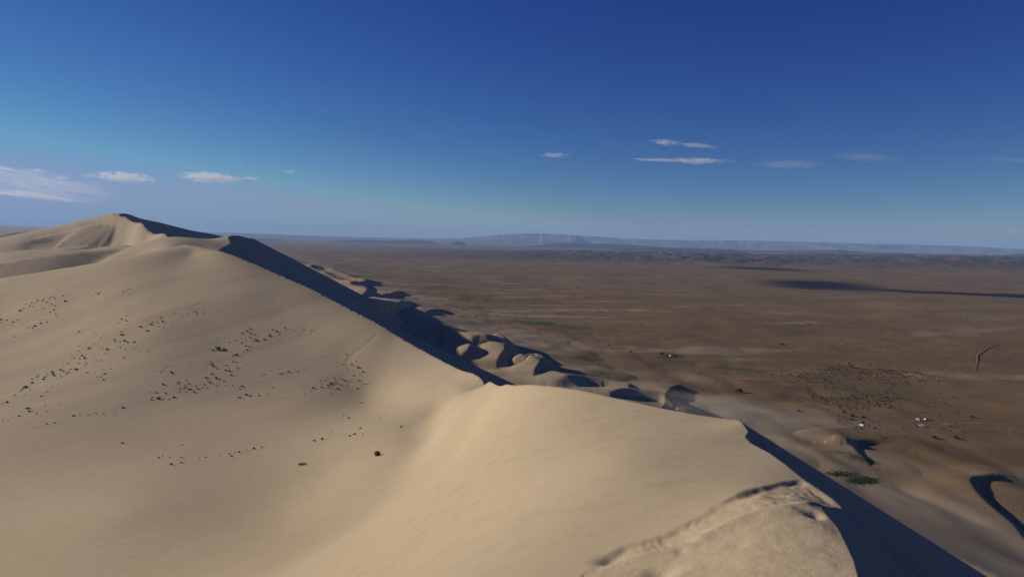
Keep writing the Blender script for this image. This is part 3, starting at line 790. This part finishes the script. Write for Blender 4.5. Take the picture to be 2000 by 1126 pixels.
def zoomA(L): return [(x / 3.754, 560 + y / 3.754, s_ / 3.754) for x, y, s_ in L]
def zoomB(L): return [(400 + x / 3.754, 560 + y / 3.754, s_ / 3.754) for x, y, s_ in L]
def zoomC(L): return [(200 + x / 2.857, 760 + y / 2.857, s_ / 2.857) for x, y, s_ in L]
dune_groups = [
 ('shrub in the ragged cluster high at the left edge', 'shrub cluster high at the left edge', zoomA([(148,175,22),(190,128,14),(232,118,14),(280,95,12),(275,105,14),(312,102,14),(318,90,10),(342,112,14),(370,78,12),(362,92,12),(395,75,12),(405,88,14),(462,66,14),(478,107,22),(378,128,12),(402,139,14),(396,170,16),(368,183,12),(406,197,16),(422,217,12),(215,140,12),(240,145,10),(318,160,10),(170,158,12),(255,122,10),(5,240,20),(50,244,14),(98,258,16),(128,244,10),(12,265,12)])),
 ('shrub of the short row under the highest left cluster', 'short shrub row below the high left cluster', zoomA([(205,305,10),(236,301,14),(257,288,20),(298,262,14),(300,273,14),(344,258,14),(334,240,8),(104,366,12)])),
 ('lone small shrub on smooth sand high on the face', 'scattered lone shrubs high on the face', zoomA([(577,330,16),(558,345,10),(718,52,14),(728,45,12),(902,40,12),(928,32,8),(950,17,8),(697,343,8),(738,375,12),(760,350,8),(690,417,8)])),
 ('small shrub in the loose upper middle cluster', 'loose upper middle shrub cluster', zoomA([(890,238,16),(925,250,16),(868,262,8),(928,210,8),(1030,293,20),(1108,275,20),(1080,323,20),(1118,258,10),(1146,259,10),(1165,292,10),(1178,224,16),(1192,254,20),(1070,245,10),(1272,192,10),(1255,280,8),(1200,296,10),(1435,185,12),(1440,200,12),(1487,188,12),(1450,122,6),(1420,133,6),(1388,155,8),(1305,245,8),(1340,222,6),(1375,195,8)])),
 ('round dark shrub above the left diagonal shrub band', 'round shrubs above the left diagonal band', zoomA([(889,330,14),(893,352,24),(838,387,16),(843,400,14),(879,406,14),(912,397,26),(940,410,18),(984,405,18),(879,443,14),(655,450,22),(784,459,22),(752,446,10),(580,434,8),(580,470,10),(773,488,8),(990,455,10),(1018,466,10),(1090,470,10),(920,458,10),(906,521,14)])),
 ('dark shrub in the left diagonal shrub band', 'left diagonal band of shrubs', zoomA([(600,507,20),(620,523,24),(584,526,14),(540,523,14),(497,562,14),(577,562,12),(632,558,14),(622,575,12),(555,606,24),(519,602,14),(503,625,16),(487,635,16),(444,608,20),(465,620,18),(446,657,14),(382,625,22),(388,638,20),(397,652,18),(341,642,14),(327,660,18),(316,677,20),(283,648,10),(270,658,12),(235,675,16),(231,703,24),(190,735,30),(170,745,20),(155,758,14),(217,753,14),(110,795,16),(180,791,10),(148,772,10),(53,845,22),(15,857,10),(347,768,12),(304,800,16),(382,732,10),(412,674,10),(640,630,14),(770,636,18),(760,680,16),(713,660,10),(745,540,10),(708,540,10),(814,603,10),(735,660,10),(760,604,8)])),
 ('shrub at the shaded foot near the left edge', 'shrubs at the shaded foot by the left edge', zoomA([(200,890,28),(211,913,22),(140,947,18),(268,925,12),(237,909,10),(60,978,10),(25,985,10),(340,912,12),(330,868,12),(537,945,22),(587,937,10),(645,940,10),(660,935,10),(703,926,12),(762,923,12),(757,938,10),(836,912,8),(902,886,16),(343,1003,20),(400,997,18),(308,1020,10),(252,1030,10),(430,857,8)])),
 ('green shrub in the lower middle shrub patch', 'lower part of the middle shrub patch', zoomA([(1166,817,30),(1112,825,16),(1118,808,12),(1275,808,22),(1236,823,12),(1217,781,18),(1195,716,20),(1143,775,16),(1093,770,10),(1264,632,20),(1254,620,14),(1197,610,10),(1175,625,12),(1122,617,10),(1245,577,10),(1215,588,10),(1305,700,16),(1303,712,14),(1318,742,14),(1318,757,12),(1318,772,10),(1355,724,14),(1355,740,14),(1362,685,14),(1378,708,16),(1392,752,22),(1420,772,18),(1365,770,14),(1432,724,12),(1447,745,14),(1493,716,16),(1538,702,22),(1480,738,12),(1510,665,20),(1550,636,18),(1580,668,24),(1513,740,12),(1395,550,10)])),
 ('dark shrub in the dense upper part of the middle shrub patch', 'dense upper part of the middle shrub patch', zoomA([(1640,455,24),(1560,465,18),(1680,407,12),(1730,393,12),(1770,410,14),(1805,432,14),(1808,462,20),(1830,438,16),(1830,308,16),(1810,325,18),(1840,343,16),(1775,340,16),(1831,370,14),(1862,395,14),(1735,497,22),(1710,503,14),(1548,550,16),(1555,570,20),(1565,585,18),(1590,600,14),(1655,610,18),(1680,617,20),(1660,575,14),(1710,550,14),(1735,553,12),(1740,592,16),(1700,647,20),(1640,692,14),(1775,728,18),(1757,743,14),(1755,810,20),(1805,790,20),(1835,800,16),(1705,722,12),(1590,722,12),(1650,722,10)]) + zoomB([(375,385,16),(385,398,18),(434,386,20),(470,355,22),(480,366,14),(497,316,18),(530,330,22),(585,302,14),(548,350,10),(372,357,14),(727,313,12),(655,320,10),(785,320,14),(772,343,10),(815,340,8)])),
 ('small shrub in the compact cluster beside the bright slope', 'compact cluster beside the bright slope', zoomB([(793,742,26),(782,762,12),(857,737,16),(905,722,18),(925,705,24),(935,715,18),(960,703,20),(973,746,22),(910,740,16),(1000,720,12),(1040,718,12),(1030,690,18),(1010,680,14),(990,670,12),(950,675,14),(943,657,10),(1052,619,12),(1075,570,16),(1012,572,14),(1122,592,26),(1158,624,18),(1090,648,14),(1130,686,16),(1118,743,16),(1160,707,12),(1190,712,10),(1035,597,10),(923,779,12),(1065,685,10),(845,688,12),(882,685,12),(1035,495,14),(1110,545,10)])),
 ('small shrub in the sparse row right of the middle patch', 'sparse row right of the middle patch', zoomB([(440,640,12),(420,650,10),(555,637,16),(575,632,12),(610,622,18),(680,622,14),(725,608,10),(870,515,10),(500,738,12),(460,785,14),(398,797,20),(333,800,16),(300,790,18),(272,728,18),(570,815,10),(735,793,10)])),
 ('small shrub in the hollow below the compact cluster', 'shrubs in the hollow below the compact cluster', zoomB([(1153,851,16),(1057,961,20),(1017,940,14),(1000,962,10),(1283,953,10),(1438,1025,24)]) + zoomC([(1441,217,14),(1275,234,8)])),
 ('low tuft in the thin line of plants along the valley rise', 'line of tufts along the valley rise', zoomC([(1181,287,16),(1226,279,20),(1380,260,16),(1406,250,18),(1452,250,10),(891,323,14),(848,331,18),(763,350,20),(738,352,10),(720,373,16),(707,360,12),(655,366,10),(575,377,10),(540,385,8),(384,418,20),(440,408,14),(457,407,10),(315,381,16),(335,370,10),(440,378,12),(375,378,10),(443,311,10),(807,343,8)])),
 ('lone low shrub on the bare valley sand at the left', 'lone shrubs on the valley sand', zoomC([(112,300,16),(113,102,16)])),
]
singles = [('largest dark green shrub clump in the middle of the big dune face', (1595/3.754, 560+455/3.754, 40/3.754), GREEN_M[0]),
           ('green bush on the bright slope nearest to the viewer', (737, 887, 15), GREEN_M[1]),
           ('small green grass tuft alone in the valley in front of the nearest bush', (590, 906, 9), TUFT_M[0])]
def put(name, me, p, size, label, cat, group=None, sink=0.02):
    o = bpy.data.objects.new(name, me); scene.collection.objects.link(o)
    o.location = (p[0], p[1], p[2] - sink * size); o.rotation_euler = (0, 0, rngp.uniform(0, 6.28))
    k = rngp.uniform(0.9, 1.15); o.scale = (size * k, size / k, size * rngp.uniform(0.85, 1.15))
    o['label'] = label; o['category'] = cat
    if group: o['group'] = group
    return o
for label, (px, py, w), me in singles:
    p = gcast(px, py + w * 0.15); put('grass_tuft' if me in TUFT_M else 'dune_shrub', me, p, w * p[1] / F * 1.15, label, 'shrub' if me not in TUFT_M else 'grass')
ONES = 'first second third fourth fifth sixth seventh eighth ninth tenth eleventh twelfth thirteenth fourteenth fifteenth sixteenth seventeenth eighteenth nineteenth'.split()
TENS = {2: ('twentieth', 'twenty'), 3: ('thirtieth', 'thirty'), 4: ('fortieth', 'forty'), 5: ('fiftieth', 'fifty'), 6: ('sixtieth', 'sixty')}
def ordinal(n):
    if n < 20: return ONES[n - 1]
    t, u = divmod(n, 10)
    return TENS[t][0] if u == 0 else TENS[t][1] + '-' + ONES[u - 1]
def number(objs):
    """Tell alike plants of one group apart by their place, counted from the left."""
    by = {}
    for o, px in objs: by.setdefault(o['group'], []).append((px, o))
    for g, L in by.items():
        if len(L) > 69 or len(L) < 2: continue
        L.sort(key=lambda t: t[0])
        for i, (px, o) in enumerate(L):
            o['label'] = ordinal(i + 1) + ' from left, ' + SHORT.get(g, o['label'])
SHORT = {}
cand = []
for label, group, L in dune_groups:
    for (px, py, w) in L:
        cand.append((w, px, py, label, group))
cand.sort(reverse=True)
specks = []; made = []
for i, (w, px, py, label, group) in enumerate(cand):
    p = gcast(px, py + w * 0.1)
    if p is None or p[1] > 400: continue
    sz = max(w, 2.4) * p[1] / F * 0.98
    if i < 296: made.append((put('dune_shrub', rngp.choice(GREEN_M), p, sz, label, 'shrub', group), px))
    else: specks.append((p, sz))
number(made)
for (w, px, py, label, group) in cand:               # seedlings round the shrubs
    for _ in range(2 if rngp.random() < 0.6 else 1):
        q = gcast(px + rngp.gauss(0, 16), py + rngp.gauss(0, 7))
        if q is not None and 30 < q[1] < 300: specks.append((q, rngp.uniform(0.8, 1.9) * q[1] / F))
def stuff(name, label, items, mat, n, flat, leaf, grass=False):
    """Plants too many and too small to tell apart, one mesh."""
    base = [shrub_geo(rngp, n, flat, leaf, grass) for _ in range(4)]
    VV, FF, k = [], [], 0
    for (p, sz) in items:
        V, Fc = base[rngp.randrange(4)]; a = rngp.uniform(0, 6.28); c, s_ = math.cos(a), math.sin(a)
        A_ = np.array(V) * sz
        VV.append(np.column_stack([A_[:, 0] * c - A_[:, 1] * s_ + p[0], A_[:, 0] * s_ + A_[:, 1] * c + p[1], A_[:, 2] + p[2] - 0.02 * sz]))
        FF.append(np.array(Fc) + k); k += len(V)
    me = bpy.data.meshes.new(name); me.from_pydata(np.vstack(VV).tolist(), [], np.vstack(FF).tolist()); me.update(); me.materials.append(mat)
    o = bpy.data.objects.new(name, me); scene.collection.objects.link(o); o['kind'] = 'stuff'; o['label'] = label
stuff('seedlings', 'tiny seedlings scattered round the shrubs on the dune face', specks, MAT_L1, 14, 0.4, 0.45)

# --- bushes on the plain
def inside(px, py, poly):
    c = False; j = len(poly) - 1
    for i in range(len(poly)):
        if (poly[i][1] > py) != (poly[j][1] > py) and px < (poly[j][0] - poly[i][0]) * (py - poly[i][1]) / (poly[j][1] - poly[i][1]) + poly[i][0]: c = not c
        j = i
    return c
plain = []
def scatter(poly, n, w0, w1, label, group):
    xs = [p[0] for p in poly]; ys = [p[1] for p in poly]; k = 0
    while k < n:
        px, py = rngp.uniform(min(xs), max(xs)), rngp.uniform(min(ys), max(ys))
        if not inside(px, py, poly): continue
        c = on_plane(px, py, 6)
        if perlin(np.array([c[0] / 60.0]), np.array([c[1] / 90.0]), 401)[0] + rngp.uniform(-0.5, 0.75) < 0: continue
        if rngp.random() < 0.12: px += rngp.gauss(0, 30); py += rngp.gauss(0, 8)
        k += 1
        plain.append((rngp.uniform(w0, w1) * (1.6 if rngp.random() < 0.06 else 1), px, py, label, group))
scatter([(1500, 732), (1590, 722), (1640, 712), (1700, 709), (1760, 722), (1850, 736), (1800, 746), (1745, 760), (1760, 778), (1700, 800), (1650, 803), (1590, 782), (1560, 756)], 1000, 1.2, 3.2, 'dark low bush in the densely dotted field of bushes on the right plain', 'densely dotted field of bushes')
scatter([(1560, 775), (1700, 790), (1840, 760), (1900, 800), (1880, 850), (1700, 860), (1640, 830)], 230, 1.2, 3.2, 'dark bush near the parked vehicles', 'bushes round the parked vehicles')
scatter([(1660, 885), (1780, 860), (1900, 880), (1880, 910), (1740, 930), (1690, 915)], 320, 0.5, 1.2, 'low bush on the sandy rise left of the curved dune hollow', 'bushes on the sandy rise')
scatter([(1250, 690), (1400, 700), (1560, 720), (1540, 760), (1400, 745), (1290, 720)], 90, 0.9, 2.2, 'dark bush beyond the shaded hollow', 'bushes beyond the shaded hollow')
scatter([(1000, 640), (1250, 650), (1290, 700), (1150, 710), (1060, 670)], 70, 0.9, 2.0, 'small dark bush on the plain right of the green meadow', 'bushes right of the green meadow')
scatter([(1320, 775), (1380, 760), (1480, 765), (1490, 800), (1380, 800)], 150, 0.5, 1.3, 'low bush on the pale sand right of the shaded hollow', 'bushes right of the shaded hollow')
scatter([(1900, 960), (1960, 945), (2020, 965), (2020, 1050), (1960, 1000)], 90, 0.6, 1.6, 'dark bush in the curved hollow at the right edge', 'bushes in the curved hollow')
scatter([(1120, 712), (1200, 700), (1290, 720), (1260, 745), (1150, 730)], 130, 0.6, 1.4, 'small bush among the low dunes on the plain', 'bushes among the low dunes')
scatter([(1750, 1040), (1850, 1010), (1900, 1060), (1960, 1126), (1900, 1126)], 90, 0.5, 1.2, 'small bush beside the lower right shadow edge', 'bushes beside the lower right shadow')
scatter([(880, 560), (1150, 545), (1150, 600), (1000, 640), (880, 610)], 500, 0.8, 1.8, 'small bush far out on the plain left of the meadow', 'far bushes left of the meadow')
scatter([(1100, 600), (1990, 620), (1990, 800), (1850, 740), (1600, 700), (1250, 640)], 700, 0.9, 2.0, 'small lone bush on the bare brown plain', 'lone bushes on the bare plain')
for (px, py, w) in ((1443, 765, 14), (1292, 692, 8), (1318, 696, 8), (1302, 697, 7), (1666, 813, 10), (1686, 816, 9), (1684, 827, 9), (1826, 855, 11), (1868, 856, 12), (1900, 815, 9), (1527, 673, 8), (1189, 674, 6), (1232, 688, 6), (1710, 836, 7), (1560, 803, 7), (1648, 805, 7), (1663, 819, 7), (1740, 795, 7)):
    plain.append((w, px, py, 'large dark bush on its own sand mound on the plain', 'large mound bushes on the plain'))
plain.sort(reverse=True)
rest = []; made = []
for i, (w, px, py, label, group) in enumerate(plain):
    p = gcast(px, py)
    if p is None or p[1] < 250: continue
    sz = w * p[1] / F
    if i < 290: made.append((put('desert_bush', rngp.choice(DRY_M), p, sz, label, 'bush', group), px))
    else: rest.append((p, sz))
number(made)
stuff('scattered_bushes', 'countless small dark bushes dotted over the desert plain', rest, MAT_L2, 18, 0.36, 0.5)
# grass in the green hollows
blades = []
for (cx, cy, wx, wy, n) in ((1684, 938, 34, 9, 620), (1640, 925, 34, 6, 260)):
    for _ in range(n):
        p = gcast(cx + rngp.gauss(0, 0.45) * wx, cy + rngp.gauss(0, 0.45) * wy)
        if p is not None and p[1] > 250: blades.append((p, rngp.uniform(0.35, 0.85)))
stuff('meadow_grass', 'patch of fresh green grass below the shaded slope at right', blades, MAT_L3, 10, 0.5, 0.6)

# ------------------------------------------------------------------ parked vehicles and a tent on the plain
def paint_mat(name, col, rough=0.35):
    m, N, L = new_mat(name)
    b = N.new('ShaderNodeBsdfPrincipled'); o = N.new('ShaderNodeOutputMaterial'); g = N.new('ShaderNodeNewGeometry')
    n = N.new('ShaderNodeTexNoise'); n.inputs['Scale'].default_value = 1.2; n.inputs['Detail'].default_value = 4
    mx = N.new('ShaderNodeMix'); mx.data_type = 'RGBA'; mx.inputs[6].default_value = (*col, 1); mx.inputs[7].default_value = (col[0] * .8 + .05, col[1] * .8 + .04, col[2] * .8 + .02, 1)
    L.new(g.outputs['Position'], n.inputs['Vector']); L.new(n.outputs[0], mx.inputs[0]); L.new(mx.outputs[2], b.inputs['Base Color'])
    b.inputs['Roughness'].default_value = rough; L.new(b.outputs[0], o.inputs[0]); return m
P_WHITE = paint_mat("white_paint", (0.78, 0.78, 0.76)); P_DARK = paint_mat("dark_paint", (0.05, 0.055, 0.07)); P_GREY = paint_mat("grey_paint", (0.36, 0.37, 0.38))
P_GLASS = paint_mat("window_glass", (0.02, 0.025, 0.03), 0.08); P_RUB = paint_mat("tyre_rubber", (0.025, 0.025, 0.025), 0.9); P_LAMP = paint_mat("lamp_glass", (0.7, 0.7, 0.66), 0.15)
P_FELT = paint_mat("white_canvas", (0.8, 0.79, 0.75), 0.9); P_DOOR = paint_mat("door_wood", (0.22, 0.09, 0.05), 0.7)
def part(name, bmsh, mat, parent):
    me = bpy.data.meshes.new(name); bmsh.to_mesh(me); bmsh.free(); me.materials.append(mat)
    o = bpy.data.objects.new(name, me); scene.collection.objects.link(o); o.parent = parent; return o
def prism(profile, hw0, hw1, z0, z1, bevel=0.05):
    """Side profile (x, z) extruded across; half-width shrinks from hw0 at z0 to hw1 at z1."""
    b = bmesh.new(); n = len(profile)
    def hw(z): return hw0 + (hw1 - hw0) * (z - z0) / (z1 - z0)
    A_ = [b.verts.new((x, -hw(z), z)) for x, z in profile]; B_ = [b.verts.new((x, hw(z), z)) for x, z in profile]
    b.faces.new(A_); b.faces.new(B_[::-1])
    for i in range(n): b.faces.new((A_[i], B_[i], B_[(i + 1) % n], A_[(i + 1) % n]))
    bmesh.ops.recalc_face_normals(b, faces=b.faces)
    if bevel: bmesh.ops.bevel(b, geom=list(b.edges), offset=bevel, segments=1, affect='EDGES')
    return b
def slab(pts, t):
    """Thin pane from an outline in space, thickened along its normal."""
    b = bmesh.new(); V = [Vector(p) for p in pts]; nrm = (V[1] - V[0]).cross(V[2] - V[0]).normalized()
    a = [b.verts.new(v) for v in V]; c = [b.verts.new(v + nrm * t) for v in V]
    b.faces.new(a[::-1]); b.faces.new(c); n = len(V)
    for i in range(n): b.faces.new((a[i], a[(i + 1) % n], c[(i + 1) % n], c[i]))
    bmesh.ops.recalc_face_normals(b, faces=b.faces); return b
def wheel_bm(x, y, r=0.38, w=0.25):
    b = bmesh.new(); bmesh.ops.create_cone(b, cap_ends=True, segments=18, radius1=r, radius2=r, depth=w)
    bmesh.ops.rotate(b, cent=(0, 0, 0), matrix=Matrix.Rotation(rad(90), 3, 'X'), verts=b.verts); bmesh.ops.translate(b, vec=(x, y, r), verts=b.verts); return b
def vehicle(kind, px, py, paint, az, label):
    p = gcast(px, py)
    r = bpy.data.objects.new('parked_van' if kind == 'van' else 'off_road_car', None); scene.collection.objects.link(r)
    r.location = p; r.rotation_euler = (0, 0, rad(az)); r['label'] = label; r['category'] = 'van' if kind == 'van' else 'car'; r['group'] = 'vehicles parked on the plain'
    if kind == 'van':
        body = [(-2.4, 0.35), (2.35, 0.35), (2.45, 0.75), (2.35, 1.15), (1.95, 2.0), (1.75, 2.12), (-2.3, 2.12), (-2.42, 1.9)]
        zt, win, fr, bk = 2.12, (1.2, 1.85), ((2.33, 1.25), (1.99, 1.95)), ((-2.43, 1.25), (-2.43, 1.85)); spans = ((-2.1, -0.8), (-0.6, 0.6), (0.75, 1.7))
    else:
        body = [(-2.3, 0.42), (2.3, 0.42), (2.38, 0.7), (2.3, 1.0), (1.15, 1.12), (0.55, 1.78), (0.3, 1.86), (-1.95, 1.84), (-2.25, 1.15), (-2.35, 0.8)]
        zt, win, fr, bk = 1.86, (1.17, 1.68), ((1.12, 1.18), (0.63, 1.72)), ((-2.25, 1.2), (-2.02, 1.72)); spans = ((-1.95, -1.1), (-1.0, -0.1), (0.0, 0.55))
    part('body', prism(body, 0.96, 0.78, 0.4, zt), paint, r)
    def hw(z): return 0.96 + (0.78 - 0.96) * (z - 0.4) / (zt - 0.4)
    for sgn in (-1, 1):
        for a, c in spans:
            q = [(a, sgn * hw(win[0]), win[0]), (c, sgn * hw(win[0]), win[0]), (c - 0.06, sgn * hw(win[1]), win[1]), (a + 0.06, sgn * hw(win[1]), win[1])]
            part('window', slab(q if sgn < 0 else q[::-1], 0.012), P_GLASS, r)
    for (x0, z0), (x1, z1), d in ((fr[0], fr[1], 1), (bk[0], bk[1], -1)):
        q = [(x0, -hw(z0) * .86, z0), (x0, hw(z0) * .86, z0), (x1, hw(z1) * .86, z1), (x1, -hw(z1) * .86, z1)]
        part('windscreen' if d > 0 else 'rear_window', slab(q if d > 0 else q[::-1], 0.02), P_GLASS, r)
    for x in (-1.45, 1.5):
        for y in (-0.82, 0.82): part('wheel', wheel_bm(x, y), P_RUB, r)
    for y in (-0.65, 0.65):
        b = bmesh.new(); bmesh.ops.create_cube(b, size=1); bmesh.ops.scale(b, vec=(0.06, 0.3, 0.16), verts=b.verts); bmesh.ops.translate(b, vec=(2.38, y, 0.82), verts=b.verts); part('headlight', b, P_LAMP, r)
    return r
vehicle('van', 1793.5, 820, P_GREY, 100, 'tall grey van, left one of the pair by the end of the track')
vehicle('car', 1809, 819.5, P_WHITE, 20, 'white off-road car, right one of the pair by the end of the track')
vehicle('car', 1799.5, 831.5, P_WHITE, 150, 'white off-road car parked below the pair, nearest the viewer of the three')
vehicle('car', 1671.5, 835, P_DARK, 60, 'dark off-road car at the left, beside the bushes')
vehicle('car', 1683.5, 831, P_WHITE, 110, 'small white car half hidden by bushes right of the dark car')
p = gcast(1309.5, 695.5)
t = bpy.data.objects.new('round_tent', None); scene.collection.objects.link(t); t.location = p; t.rotation_euler = (0, 0, rad(40))
t['label'] = 'single round white tent among dark bushes in the middle of the plain'; t['category'] = 'tent'
b = bmesh.new(); bmesh.ops.create_cone(b, cap_ends=True, segments=24, radius1=2.0, radius2=1.95, depth=1.6); bmesh.ops.translate(b, vec=(0, 0, 0.75), verts=b.verts); part('wall', b, P_FELT, t)
b = bmesh.new(); bmesh.ops.create_cone(b, cap_ends=True, segments=24, radius1=2.08, radius2=0.3, depth=0.95); bmesh.ops.translate(b, vec=(0, 0, 2.0), verts=b.verts); part('roof', b, P_FELT, t)
b = bmesh.new(); bmesh.ops.create_cube(b, size=1); bmesh.ops.scale(b, vec=(0.12, 0.8, 1.35), verts=b.verts); bmesh.ops.translate(b, vec=(1.98, 0, 0.68), verts=b.verts); part('door', b, P_DOOR, t)

# ------------------------------------------------------------------ sand blowing off the crest
m = cloud_mat("blown_sand", 1.5, 0.25, (2.2, 2.0, 1.5))
m.node_tree.nodes['Principled Volume'].inputs['Color'].default_value = (0.86, 0.76, 0.6, 1)
me = cloud_base.copy(); me.name = 'blowing_sand'; me.materials.append(m)
o = bpy.data.objects.new('blowing_sand', me); scene.collection.objects.link(o)
o.location = at(1445, 806, 11.8); o.scale = (2.0, 1.1, 0.26); o.rotation_euler = (0, rad(8), rad(-15)); o['kind'] = 'stuff'; o['label'] = 'thin plume of sand blowing off the near crest'
